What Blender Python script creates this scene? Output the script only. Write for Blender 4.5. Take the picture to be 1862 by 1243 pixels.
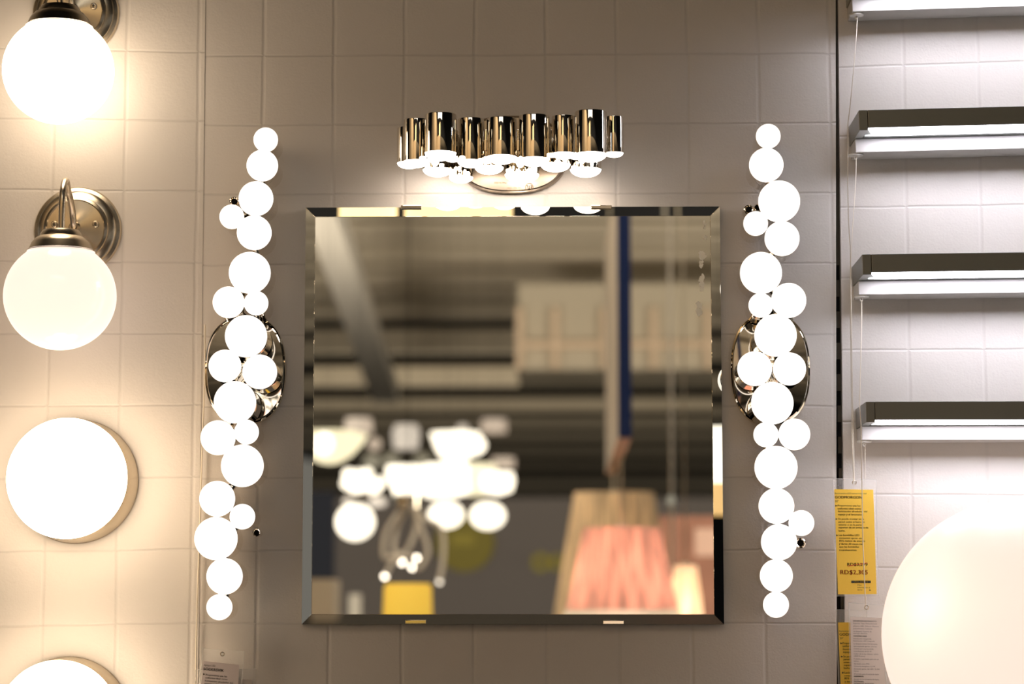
import bpy, bmesh, math, random
from mathutils import Vector, Matrix
random.seed(7)
for o in list(bpy.data.objects): bpy.data.objects.remove(o)
SC = bpy.context.scene
COL = SC.collection

# ---------------------------------------------------------------- camera
F_PX, DIST = 4450.0, 3.45          # focal length in pixels, camera to wall in metres
PHI, TH = math.radians(0.8821), math.radians(6.773)
ROT = Matrix.Rotation(PHI, 3, 'Z') @ Matrix.Rotation(math.pi/2 + TH, 3, 'X')
cd = bpy.data.cameras.new('camera'); cam = bpy.data.objects.new('camera', cd); COL.objects.link(cam)
cam.location = (0, -DIST, 0); cam.rotation_euler = ROT.to_euler()
cd.sensor_width = 36; cd.lens = F_PX*36/1862; cd.clip_start = .05; cd.clip_end = 200
cd.dof.use_dof = True; cd.dof.focus_distance = 3.38; cd.dof.aperture_fstop = 3.6
SC.camera = cam

# ---------------------------------------------------------------- light and exposure
vs = SC.view_settings
vs.view_transform = 'Standard'; vs.look = 'None'; vs.gamma = 1; vs.use_curve_mapping = False
vs.exposure = 0.12
w = bpy.data.worlds.new('world'); SC.world = w; w.use_nodes = True
w.node_tree.nodes['Background'].inputs[0].default_value = (1.0, .94, .86, 1)
w.node_tree.nodes['Background'].inputs[1].default_value = .165

def area(name, loc, target, sx, sy, power, col):
    l = bpy.data.lights.new(name, 'AREA'); l.shape = 'RECTANGLE'; l.size = sx; l.size_y = sy
    l.energy = power; l.color = col
    o = bpy.data.objects.new(name, l); COL.objects.link(o); o.location = loc
    o.rotation_euler = (Vector(target)-Vector(loc)).to_track_quat('-Z', 'Y').to_euler()
    return o
# added area lights without lamp bodies, unseen, brightening the wall and the store
area('added_fill_near', (-.3, -4.3, 3.2), (0, 0, .3), 2.4, .6, 10, (1, .94, .84))  # added ambient fill for the tile wall
area('added_fill_soffit', (-.7, -3.2, 3.2), (-2.5, -5.4, 1.9), 1.6, .5, 110, (1, .86, .66))  # added to brighten the tan board that the chrome reflects
area('added_fill_right', (3.2, -6.5, .3), (-.6, -14, 2.5), 2, 1, 130, (1, .89, .74))  # this and the next: added at the sides to brighten the mirrored beams
area('added_fill_left', (-2.2, -6.8, .2), (.2, -15, 2.5), 1.2, 1, 90, (1, .89, .74))
area('added_uplight_far', (0, -18, .6), (0, -20, 3.4), 8, 2.5, 110, (1, .88, .70))  # added uplight hidden behind the partition, brightens the far ceiling

# ---------------------------------------------------------------- measuring helpers
def ray(px, py):
    return ROT @ Vector(((px-931)/F_PX, -(py-621.5)/F_PX, -1))
def P(px, py, d=0.0):
    """point on the plane d metres in front of the wall seen at a pixel of the photo"""
    v = ray(px, py); t = (DIST-d)/v.y
    return Vector((v.x*t, -d, v.z*t))
MD = .015                                            # mirror face in front of the wall
def V(px, py, vd):
    """point in the store behind the photographer, seen in the mirror at virtual distance vd"""
    v = ray(px, py); t = vd/v.y
    return Vector((v.x*t, -2*MD-(vd-DIST), v.z*t))
def S(vd): return vd/F_PX                            # metres per pixel at that distance

# ---------------------------------------------------------------- materials
def base(name):
    m = bpy.data.materials.new(name); m.use_nodes = True
    return m, m.node_tree.nodes, m.node_tree.links, m.node_tree.nodes['Principled BSDF']
def mat(name, col, rough=.5, metal=0, emit=None, strength=0, noise=0, nscale=60, alpha=1, aniso=0, bump=0, spec=.5):
    m, N, L, b = base(name)
    b.inputs['Base Color'].default_value = (*col, 1); b.inputs['Roughness'].default_value = rough
    b.inputs['Metallic'].default_value = metal; b.inputs['Alpha'].default_value = alpha
    b.inputs['Specular IOR Level'].default_value = spec
    if aniso: b.inputs['Anisotropic'].default_value = aniso
    if emit:
        b.inputs['Emission Color'].default_value = (*emit, 1); b.inputs['Emission Strength'].default_value = strength
    if noise or bump:
        tc = N.new('ShaderNodeTexCoord'); nz = N.new('ShaderNodeTexNoise'); nz.inputs['Scale'].default_value = nscale
        nz.inputs['Detail'].default_value = 4; L.new(tc.outputs['Object'], nz.inputs['Vector'])
        if noise:
            mr = N.new('ShaderNodeMapRange'); mr.inputs['To Min'].default_value = 1-noise; mr.inputs['To Max'].default_value = 1+noise
            L.new(nz.outputs['Fac'], mr.inputs['Value'])
            mx = N.new('ShaderNodeVectorMath'); mx.operation = 'SCALE'; mx.inputs[0].default_value = col
            L.new(mr.outputs['Result'], mx.inputs['Scale']); L.new(mx.outputs['Vector'], b.inputs['Base Color'])
        if bump:
            bp = N.new('ShaderNodeBump'); bp.inputs['Distance'].default_value = bump; L.new(nz.outputs['Fac'], bp.inputs['Height'])
            L.new(bp.outputs['Normal'], b.inputs['Normal'])
    return m

def tile_mat(name, col, x0, z0, sx, sz, warp=0, xw=0, zw=0):
    """wall covering embossed with a grid of square tiles, leather-like surface"""
    m, N, L, b = base(name)
    b.inputs['Roughness'].default_value = .42; b.inputs['Specular IOR Level'].default_value = .35
    tc = N.new('ShaderNodeTexCoord'); sp = N.new('ShaderNodeSeparateXYZ'); L.new(tc.outputs['Object'], sp.inputs[0])
    def math_(op, a, c=None, cc=None):
        n = N.new('ShaderNodeMath'); n.operation = op
        for i, v in enumerate((a, c, cc)):
            if v is None: continue
            if isinstance(v, (int, float)): n.inputs[i].default_value = v
            else: L.new(v, n.inputs[i])
        return n.outputs[0]
    X, Z = sp.outputs['X'], sp.outputs['Z']
    nz0 = N.new('ShaderNodeTexNoise'); nz0.inputs['Scale'].default_value = 9; nz0.inputs['Detail'].default_value = 2
    L.new(tc.outputs['Object'], nz0.inputs['Vector'])
    wob = math_('MULTIPLY', math_('SUBTRACT', nz0.outputs['Fac'], .5), .004)
    X = math_('ADD', X, wob); Z = math_('ADD', Z, wob)
    if warp: Z = math_('SUBTRACT', Z, math_('MULTIPLY', math_('MULTIPLY', math_('SUBTRACT', X, xw), math_('SUBTRACT', Z, zw)), warp))
    def line(c, o, s, wd):
        u = math_('PINGPONG', math_('SUBTRACT', c, o), s/2)      # 0 on a line
        r = N.new('ShaderNodeMapRange'); r.interpolation_type = 'SMOOTHSTEP'
        r.inputs['From Min'].default_value = 0; r.inputs['From Max'].default_value = wd
        L.new(u, r.inputs['Value']); return r.outputs['Result']
    lx, lz = line(X, x0, sx, .0042), line(Z, z0, sz, .0026)
    g = math_('MINIMUM', lx, lz)
    cx = math_('MULTIPLY_ADD', math_('SUBTRACT', 1, lz), -.10, 1)
    cx = math_('MULTIPLY', cx, math_('MULTIPLY_ADD', math_('SUBTRACT', 1, lx), -.05, 1))
    st = N.new('ShaderNodeTexNoise'); st.inputs['Scale'].default_value = 5; L.new(tc.outputs['Object'], st.inputs['Vector'])
    cx = math_('MULTIPLY', cx, math_('MULTIPLY_ADD', st.outputs['Fac'], .08, .96))
    vm = N.new('ShaderNodeVectorMath'); vm.operation = 'SCALE'; vm.inputs[0].default_value = col
    L.new(cx, vm.inputs['Scale']); L.new(vm.outputs['Vector'], b.inputs['Base Color'])
    nz = N.new('ShaderNodeTexNoise'); nz.inputs['Scale'].default_value = 330; nz.inputs['Detail'].default_value = 3
    L.new(tc.outputs['Object'], nz.inputs['Vector'])
    nz2 = N.new('ShaderNodeTexNoise'); nz2.inputs['Scale'].default_value = 60; L.new(tc.outputs['Object'], nz2.inputs['Vector'])
    h = math_('ADD', math_('MULTIPLY', g, .9), math_('MULTIPLY', nz.outputs['Fac'], .42))
    h = math_('ADD', h, math_('MULTIPLY', nz2.outputs['Fac'], .55))
    bp = N.new('ShaderNodeBump'); bp.inputs['Distance'].default_value = .0008; bp.inputs['Strength'].default_value = .8
    L.new(h, bp.inputs['Height']); L.new(bp.outputs['Normal'], b.inputs['Normal'])
    return m

def opal(name, col, strength, trans=0, dif=.55):
    """lit opal glass; with trans > 0 a lamp inside also shines through it"""
    m, N, L, b = base(name)
    b.inputs['Base Color'].default_value = (dif, dif, dif, 1); b.inputs['Roughness'].default_value = .12
    b.inputs['Emission Color'].default_value = (*col, 1); b.inputs['Emission Strength'].default_value = strength
    if trans:
        t = N.new('ShaderNodeBsdfTranslucent'); t.inputs[0].default_value = (*[q*.35 for q in col], 1)
        x = N.new('ShaderNodeAddShader'); L.new(b.outputs[0], x.inputs[0]); L.new(t.outputs[0], x.inputs[1])
        L.new(x.outputs[0], N['Material Output'].inputs[0])
    return m

def clear_mat(name, tint=.10):
    m, N, L, b = base(name)
    b.inputs['Base Color'].default_value = (.9, .88, .85, 1); b.inputs['Roughness'].default_value = .15
    t = N.new('ShaderNodeBsdfTransparent'); x = N.new('ShaderNodeMixShader'); x.inputs[0].default_value = tint
    L.new(t.outputs[0], x.inputs[1]); L.new(b.outputs[0], x.inputs[2]); L.new(x.outputs[0], N['Material Output'].inputs[0])
    return m

M = {}
WALLC = (.70, .655, .61)
M['wall_c'] = tile_mat('tile_wall', WALLC, -.4112, .0130, .10170, .1016)
M['wall_l'] = tile_mat('tile_wall_left', WALLC, -.5045, .0123, .1043, .1027, warp=-.055, xw=-.6, zw=.42)
M['wall_r'] = tile_mat('tile_wall_right', WALLC, .509, -.0125, .1062, .1026, warp=.055, xw=.51, zw=.32)
M['edge'] = mat('panel_edge', (.62, .56, .48), .7)
M['upright'] = mat('slotted_upright_paint', (.085, .078, .06), .45)
M['slot'] = mat('slot_shadow', (.004, .004, .006), .9)
M['chrome'] = mat('chrome', (.80, .74, .64), .035, 1)
M['nickel'] = mat('brushed_nickel', (.62, .54, .42), .27, 1, aniso=.6)
M['alu'] = mat('brushed_aluminium', (.29, .295, .27), .33, 1)
M['screw'] = mat('screw_steel', (.55, .5, .42), .25, 1)
M['satin'] = mat('satin_metal', (.33, .275, .22), .30, 1)
M['black'] = mat('black', (.006, .006, .006), .8)
M['mirror'] = mat('mirror_glass', (.86, .85, .78), .0, 1)
M['glue'] = mat('adhesive_residue', (.85, .80, .68), .8)
M['bulb'] = opal('opal_bulb', (1, .92, .84), 1.12, 0, .35)
M['lens'] = opal('frosted_lens', (1, .86, .73), 9)
M['globe_hot'] = opal('opal_globe', (1, .80, .58), 6)
M['globe_soft'] = opal('opal_globe_soft', (1, .84, .74), .68, 1, .15)
M['dome'] = opal('opal_dome', (1, .79, .56), 14)
M['bigglobe'] = opal('opal_big_globe', (1, .86, .76), .55, 1, .12)
M['bigglobe'].node_tree.nodes['Principled BSDF'].inputs['Roughness'].default_value = .4
M['tube'] = opal('led_strip', (.88, .88, 1), 17)
M['ledge'] = mat('white_ledge', (.56, .53, .50), .55, noise=.06, nscale=25)
M['white'] = mat('white_plastic', (.8, .78, .74), .4)
M['cord'] = mat('cord', (.78, .70, .58), .7)
M['yellow'] = mat('yellow_paper', (.95, .60, .07), .6)
M['paper'] = mat('white_paper', (.72, .64, .60), .6)
M['lilac'] = mat('greyed_paper', (.52, .45, .44), .6)
M['ink'] = mat('ink', (.035, .032, .02), .6)
M['ink_grey'] = mat('grey_ink', (.22, .19, .19), .6)
M['ink_tan'] = mat('tan_ink', (.42, .30, .18), .6)
M['ink_red'] = mat('red_ink', (.72, .055, .035), .6)
M['sleeve'] = clear_mat('clear_sleeve', .16)
# store behind
M['beam'] = mat('ceiling_beam', (.52, .46, .38), .7, noise=.1, nscale=2)
M['duct'] = mat('duct_metal', (.85, .80, .74), .5)
M['dark'] = mat('dark_ceiling', (.012, .013, .018), .9)
M['brown'] = mat('ceiling_lit_brown', (.42,.35,.25), .8)  # lamplight on the ceiling put into its colour
M['floor'] = mat('dark_floor', (.06, .055, .05), .5, noise=.15, nscale=3)
M['slate'] = mat('slate_partition', (.14, .125, .125), .8)
M['navy'] = mat('navy_partition', (.02, .025, .045), .8)
M['tan'] = mat('tan_soffit', (.62, .47, .30), .7)
M['blue'] = mat('blue_board', (.018, .05, .24), .5)
M['pinkish'] = mat('underside_lamplight_tint', (.9, .62, .5), .6)  # lamplight from the shade below put into the colour

# ---------------------------------------------------------------- mesh builder
class MB:
    def __init__(s): s.v = []; s.f = []
    def add(s, vs, fs):
        n = len(s.v); s.v += [Vector(x) for x in vs]; s.f += [tuple(i+n for i in f) for f in fs]
        return s
    def box(s, a, b):
        x0, y0, z0 = [min(p, q) for p, q in zip(a, b)]; x1, y1, z1 = [max(p, q) for p, q in zip(a, b)]
        return s.add([(x0,y0,z0),(x1,y0,z0),(x1,y1,z0),(x0,y1,z0),(x0,y0,z1),(x1,y0,z1),(x1,y1,z1),(x0,y1,z1)],
                     [(0,3,2,1),(4,5,6,7),(0,1,5,4),(1,2,6,5),(2,3,7,6),(3,0,4,7)])
    def lathe(s, prof, o, ax=(0,0,1), n=48, sx=1, sy=1):
        """prof: (radius, height) list swept round axis ax at o"""
        ax = Vector(ax).normalized(); o = Vector(o)
        t = Vector((1,0,0)) if abs(ax.x) < .9 else Vector((0,1,0))
        u = (t-ax*t.dot(ax)).normalized(); v = ax.cross(u)
        vs, fs, rows = [], [], []
        for r, h in prof:
            if r < 1e-7: rows.append([len(vs)]); vs.append(o+ax*h)
            else:
                rows.append(list(range(len(vs), len(vs)+n)))
                for i in range(n):
                    a = 2*math.pi*i/n; vs.append(o+ax*h+u*(math.cos(a)*r*sx)+v*(math.sin(a)*r*sy))
        for A, B in zip(rows, rows[1:]):
            for i in range(n):
                j = (i+1) % n
                if len(A) == 1 and len(B) == 1: continue
                if len(A) == 1: fs.append((A[0], B[j], B[i]))
                elif len(B) == 1: fs.append((A[i], A[j], B[0]))
                else: fs.append((A[i], A[j], B[j], B[i]))
        return s.add(vs, fs)
    def sphere(s, c, r, n=40, k=1.0, ax=(0,0,1)):
        m = n//2
        return s.lathe([(r*math.sin(math.pi*i/m) if 0 < i < m else 0, -r*k*math.cos(math.pi*i/m)) for i in range(m+1)], c, ax, n)
    def cyl(s, a, b, r0, r1=None, n=24):
        a, b = Vector(a), Vector(b); r1 = r0 if r1 is None else r1; h = (b-a).length
        return s.lathe([(0,0),(r0,0),(r1,h),(0,h)], a, b-a, n)
    def tube(s, pts, r, n=12, cap=True):
        pts = [Vector(p) for p in pts]; rows = []; vs = []; fs = []; u = None
        for i, p in enumerate(pts):
            d = (pts[min(i+1, len(pts)-1)]-pts[max(i-1, 0)]).normalized()
            if u is None:
                t = Vector((0,0,1)) if abs(d.z) < .9 else Vector((1,0,0)); u = (t-d*t.dot(d)).normalized()
            else: u = (u-d*u.dot(d)).normalized()
            v = d.cross(u); rows.append(len(vs))
            for k in range(n):
                a = 2*math.pi*k/n; vs.append(p+u*math.cos(a)*r+v*math.sin(a)*r)
        for A, B in zip(rows, rows[1:]):
            for k in range(n):
                j = (k+1) % n; fs.append((A+k, A+j, B+j, B+k))
        if cap: fs += [tuple(range(n-1, -1, -1)), tuple(rows[-1]+k for k in range(n))]
        return s.add(vs, fs)
    def slab(s, quad, nrm, th):
        """quad of 4 points given thickness th along nrm"""
        n = Vector(nrm)*th; q = [Vector(p) for p in quad]
        return s.add(q+[p+n for p in q], [(0,3,2,1),(4,5,6,7),(0,1,5,4),(1,2,6,5),(2,3,7,6),(3,0,4,7)])

def catmull(pts, k=8):
    pts = [Vector(p) for p in pts]; q = [pts[0]*2-pts[1]]+pts+[pts[-1]*2-pts[-2]]; out = []
    for i in range(1, len(q)-2):
        a, b, c, d = q[i-1:i+3]
        for j in range(k):
            t = j/k; out.append(.5*((2*b)+(c-a)*t+(2*a-5*b+4*c-d)*t*t+(3*b-a-3*c+d)*t**3))
    return out+[pts[-1]]

def wloc(o):
    p = Vector((0,0,0))
    while o is not None: p += o.location; o = o.parent
    return p
def obj(name, mb, m, parent=None, smooth=True, bevel=0, fix=True):
    lo = Vector([min(v[i] for v in mb.v) for i in range(3)]); hi = Vector([max(v[i] for v in mb.v) for i in range(3)])
    c = (lo+hi)/2
    me = bpy.data.meshes.new(name); me.from_pydata([v-c for v in mb.v], [], mb.f)
    if fix:
        bm = bmesh.new(); bm.from_mesh(me); bmesh.ops.recalc_face_normals(bm, faces=bm.faces); bm.to_mesh(me); bm.free()
    me.materials.append(M[m] if isinstance(m, str) else m)
    if smooth:
        me.polygons.foreach_set('use_smooth', [True]*len(me.polygons)); me.set_sharp_from_angle(angle=math.radians(32))
    o = bpy.data.objects.new(name, me); COL.objects.link(o)
    if parent is not None: o.parent = parent; o.location = c-wloc(parent)
    else: o.location = c
    if bevel:
        b = o.modifiers.new('bevel', 'BEVEL'); b.width = bevel; b.segments = 2; b.limit_method = 'ANGLE'
    return o
def thing(name, label, cat, loc, group=None):
    o = bpy.data.objects.new(name, None); COL.objects.link(o); o.location = loc; o.empty_display_size = .05
    return tag(o, label, cat, group)
def tag(o, label, cat, group=None, kind=None):
    o['label'] = label; o['category'] = cat
    if group: o['group'] = group
    if kind: o['kind'] = kind
    return o
def struct(name, mb, m, label, cat, **k):
    o = obj(name, mb, m, **k); o['kind'] = 'structure'; o['label'] = label; o['category'] = cat; return o
def copy_tree(o, parent=None):
    c = o.copy(); COL.objects.link(c); c.parent = parent
    for ch in [x for x in COL.objects if x.parent == o]: copy_tree(ch, c)
    return c

# ---------------------------------------------------------------- lettering
def glyphs(text):
    cu = bpy.data.curves.new('t', 'FONT'); cu.body = text; cu.size = 1; cu.resolution_u = 2
    o = bpy.data.objects.new('t', cu); me = bpy.data.meshes.new_from_object(o)
    v = [(p.co.x, p.co.y) for p in me.vertices]; f = [tuple(p.vertices) for p in me.polygons]
    bpy.data.objects.remove(o); bpy.data.meshes.remove(me); bpy.data.curves.remove(cu)
    return v, f
def text(mb, s, x, y, wid, cap, d, slope=0.0, flip=False, fat=0):
    """s starts at pixel (x, y) of its baseline, wid wide and cap tall in photo pixels, lying at depth d"""
    v, f = glyphs(s)
    if not v: return
    x0 = min(p[0] for p in v); x1 = max(p[0] for p in v); k = wid/(x1-x0); h = cap/.70
    for off in ([0] if not fat else [-fat, 0, fat]):
        out = []
        for a, b in v:
            dx, dy = (a-x0)*k+off, -b*h
            if flip: dx, dy = -dx, -dy
            out.append(P(x+dx-dy*slope, y+dy+dx*slope, d))
        mb.add(out, f)

# ================================================================ SETTING
def panel(px_corners, d, th, name, m, label):
    q = [P(x, y, d) for x, y in px_corners]
    mb = MB().slab(q, (0,1,0), th); me = obj(name, mb, m, smooth=False)
    # put the origin at the world's so the tile grid measures from there
    c = me.location.copy(); me.data.transform(Matrix.Translation(c)); me.location = (0,0,0)
    me['kind'] = 'structure'; me['label'] = label; me['category'] = 'wall'; return me
panel([(330,-260),(1519,-260),(1519.5,600),(1521,1100),(1522,1500),(330,1500)][0:2]+[(1522,1500),(330,1500)], 0, .012, 'wall_back', 'wall_c',
      'grey-beige tile-embossed wall panel behind the mirror')
panel([(-500,-260),(376.5,-260),(376,400),(357,1500)][0:2]+[(357,1500),(-500,1500)], .0009, .0115, 'wall_left', 'wall_l',
      'warmly lit tile-embossed wall panel behind the brushed sconces')
panel([(1521,-260),(2500,-260),(2500,1500),(1541,1500)], 0, .012, 'wall_right', 'wall_r',
      'pale tile-embossed wall panel behind the strip lamps')
o = struct('trim_1', MB().box(P(1505,-260,-.03), P(1550,1500,-.014)), 'upright', 'dark slotted metal upright in the gap between two wall panels', 'upright', smooth=False)
for k in range(16):
    y = 482+57*k
    x = 1521.5+max(0, (y-480))*.0125
    sl = obj('slot', MB().box(P(x-3, y, -.0138), P(x+4.5, y+27, -.0146)), 'slot', o, smooth=False)
fz = -1.35
struct('floor', MB().box((-14,-45,fz-.1), (14,3,fz)), 'floor', 'dark store floor behind the photographer', 'floor', smooth=False)
struct('ceiling', MB().box((-14,-8.5,3.4), (14,3,3.5)), 'dark', 'near part of the store ceiling above the aisle, coloured dark as if unlit', 'ceiling', smooth=False)  # same ceiling as the brown stretch; its dark colour stands for no light
struct('ceiling', MB().box((-14,-22.3,3.4), (14,-8.5,3.5)), 'brown', 'middle of the store ceiling seen in the mirror, coloured brown as if lit', 'ceiling', smooth=False)
struct('ceiling', MB().box((-14,-45,3.4), (14,-22.3,3.5)), 'dark', 'dark far part of the store ceiling seen in the mirror', 'ceiling', smooth=False)
struct('wall_far', MB().box((-14,-45,fz), (14,-44.8,3.4)), 'dark', 'far dark end of the store seen in the mirror', 'wall', smooth=False)
struct('wall_aisle', MB().box((-2.75,-6.2,fz), (-2.6,-1.2,3.39)), 'tan', 'tan side wall of the aisle, outside the frame', 'wall', smooth=False)
# backing of the display wall from floor to ceiling, so that the panels stand on something
struct('wall_support', MB().box((-3,.05,fz), (3,.09,3.4)), 'upright', 'plain backing wall behind the display panels', 'wall', smooth=False)

# ================================================================ MIRROR
def build_mirror():
    # mean world corners of a square mirror
    x0, x1, z0, z1 = -.3468, .2426, .0118, .6015
    t = thing('wall_mirror', 'square frameless mirror with slanted glass border between two bulb lamps', 'mirror', ((x0+x1)/2, 0, z0), None)
    b = .0138; i0, i1, k0, k1 = x0+b, x1-b, z0+b, z1-b; y = -MD
    g = MB().add([(i0,y,k0),(i1,y,k0),(i1,y,k1),(i0,y,k1)], [(0,1,2,3)])
    obj('mirror_glass', g, 'mirror', t, smooth=False, fix=False)
    yo = -MD+b*math.tan(math.radians(6))
    e = MB()
    I = [(i0,y,k0),(i1,y,k0),(i1,y,k1),(i0,y,k1)]; O = [(x0,yo,z0),(x1,yo,z0),(x1,yo,z1),(x0,yo,z1)]
    B = [(x0,0,z0),(x1,0,z0),(x1,0,z1),(x0,0,z1)]
    e.add(I+O, [(4,5,1,0),(5,6,2,1),(6,7,3,2),(7,4,0,3)])
    obj('bevelled_edge', e, 'mirror', t, smooth=False, fix=False)
    s = MB().add(O+B, [(0,4,5,1),(1,5,6,2),(2,6,7,3),(3,7,4,0)])
    obj('glass_side', s, mat('glass_side', (.12,.12,.09), .2), t, smooth=False)
    # bright thin arris where bevel meets face
    a = MB()
    for p, q in ((0,1),(1,2),(2,3),(3,0)): a.tube([I[p], I[q]], .0004, 6)
    for p in range(4): a.tube([I[p], O[p]], .0004, 6)
    obj('bevel_arris', a, 'chrome', t)
    for cx, cy, dz in ((747.5,377,1),(1093.5,377,1),(756,1131,-1),(1115.5,1131.5,-1)):
        c = P(cx, cy, MD)
        mb = MB().box((c.x-.0147, -MD-.002, c.z-.0022), (c.x+.0147, 0, c.z+.0030))
        obj('mirror_clip', mb, 'chrome', t, smooth=False, bevel=.0007)
    # four smudges of dried glue near the right edge
    for cx, cy, w_, h_ in ((1281,409,3,9),(1282,432,3.5,4),(1277.5,464,7,7),(1275,480,4,6),(1275,514,6,15),(1271.5,561,6,11)):
        bm = MB(); pts = []
        for rep in range(16):
            ox, oy = random.uniform(-.6,.6)*w_, random.uniform(-.75,.75)*h_; rr = random.uniform(.35,.7)
            ring = [P(cx+ox+math.cos(a)*w_*rr*random.uniform(.6,1.2), cy+oy+math.sin(a)*min(h_,w_*1.4)*rr*random.uniform(.6,1.2), MD+.0004+rep*.00002) for a in [2*math.pi*q/9 for q in range(9)]]
            bm.add(ring, [tuple(range(9))])
        obj('glue_smudge', bm, 'glue', t, smooth=False)
build_mirror()

# ================================================================ BULB LAMPS
def oval_plate(c, a, b, n=72, ex=2.45):
    mb = MB(); rows = []
    for sc, dd in ((1,0),(1,.006),(.985,.0085),(.955,.0080),(.93,.0095),(.6,.0105),(.3,.0108)):
        r = []
        for i in range(n):
            t = 2*math.pi*i/n; ct, st = math.cos(t), math.sin(t)
            x = math.copysign(abs(ct)**(2/ex), ct); z = math.copysign(abs(st)**(2/ex), st)
            r.append((c[0]+a*sc*x, c[1]-dd, c[2]+b*sc*z))
        rows.append(r)
    vs = [p for r in rows for p in r]; fs = []
    for k in range(len(rows)-1):
        for i in range(n):
            j = (i+1) % n; fs.append((k*n+i, k*n+j, (k+1)*n+j, (k+1)*n+i))
    fs.append(tuple((len(rows)-1)*n+i for i in range(n)))
    return mb.add(vs, fs)

LEFT = [(483.2,254,22.8),(477,301,29.3),(465.5,361,32.2),(421.4,394,22.8),(462.3,423,32.2),(454.2,495.7,38.6),(415.6,549.4,29.3),(465.8,551,22.5),
        (447.4,611,38.8),(409,665,30),(472.4,675.8,31.8),(427.3,731,38.8),(396.5,795.5,32),(448.3,785.3,22.7),(440.8,846.5,39),(395,906.4,32.7),
        (440.8,939,23.3),(392.8,978.7,39.3),(408.4,1047.4,33),(399,1103.4,23.6)]
RIGHT = [(1396.9,247.6,22.9),(1393.3,300,31.9),(1416.8,366,38.6),(1374,406.2,22.8),(1422,433.6,32.2),(1383.7,496,38.7),(1434.2,545.9,32.2),(1383.4,554.9,22.6),
         (1410.1,609.5,38.9),(1372.2,670,31.8),(1435.7,670.5,30.2),(1404.3,732.7,38.7),(1392.8,790,23),(1444.4,789.4,29),(1411,849.6,39.3),(1411.8,919.6,32.5),
         (1457.2,950.5,23.4),(1416.6,985.2,32.8),(1411.6,1046.3,29.9),(1411,1099,23.5)]
BD = .088
def bulb_lamp(bulbs, plate, tubes, label):
    c = P(plate[0], plate[1]); t = thing('bulb_wall_lamp', label, 'wall lamp', c, 'chrome lamps of many round bulbs beside the mirror')
    obj('back_plate', oval_plate(c, plate[2], plate[3]), 'chrome', t)
    obj('stem', MB().cyl((c.x,-.009,c.z), (c.x,-.03,c.z), .026, n=40), 'chrome', t)
    cs = []
    for x, y, r in bulbs:
        p = P(x, y, BD); R = r*(DIST-BD)/F_PX; cs.append((p, R))
        q = R*.96
        obj('bulb', MB().sphere(p, R, 40), 'bulb', t)
        obj('cup', MB().lathe([(0,.018),(q*.97,.018),(q,.0195),(q,BD-.006),(q*.93,BD-.006),(q*.90,BD-.012)], (p.x,0,p.z), (0,-1,0), 40), 'chrome', t)
    sp = MB()
    for i, (p, R) in enumerate(cs):
        if i == 0: continue
        k = min(range(i), key=lambda j: (cs[j][0]-p).length - cs[j][1])
        a, b = cs[k][0], p
        sp.tube([(a.x,-.045,a.z), (b.x,-.045,b.z)], .0055, 10)
    obj('connecting_bar', sp, 'chrome', t)
    for x, y, r in tubes:
        p = P(x, y, .06); R = r*(DIST-.06)/F_PX
        obj('open_tube', MB().lathe([(R*.65,.03),(R,.03),(R,.06),(R*.82,.061),(R*.65,.06),(R*.6,.03)], (p.x,0,p.z), (0,-1,0), 28), 'chrome', t)
        obj('tube_hole', MB().cyl((p.x,-.031,p.z), (p.x,-.05,p.z), R*.62, n=24), 'black', t)
bulb_lamp(LEFT, (447,673,.0576,.0775), [(425.5,366,8.5),(466,968,7)], 'tall chrome wall lamp of round bulbs hanging left of the mirror')
bulb_lamp(RIGHT, (1400,672,.0564,.0795), [(1361.5,381,9),(1377,377,6),(1455.5,987,9.5)], 'tall chrome wall lamp of round bulbs hanging right of the mirror')

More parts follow.
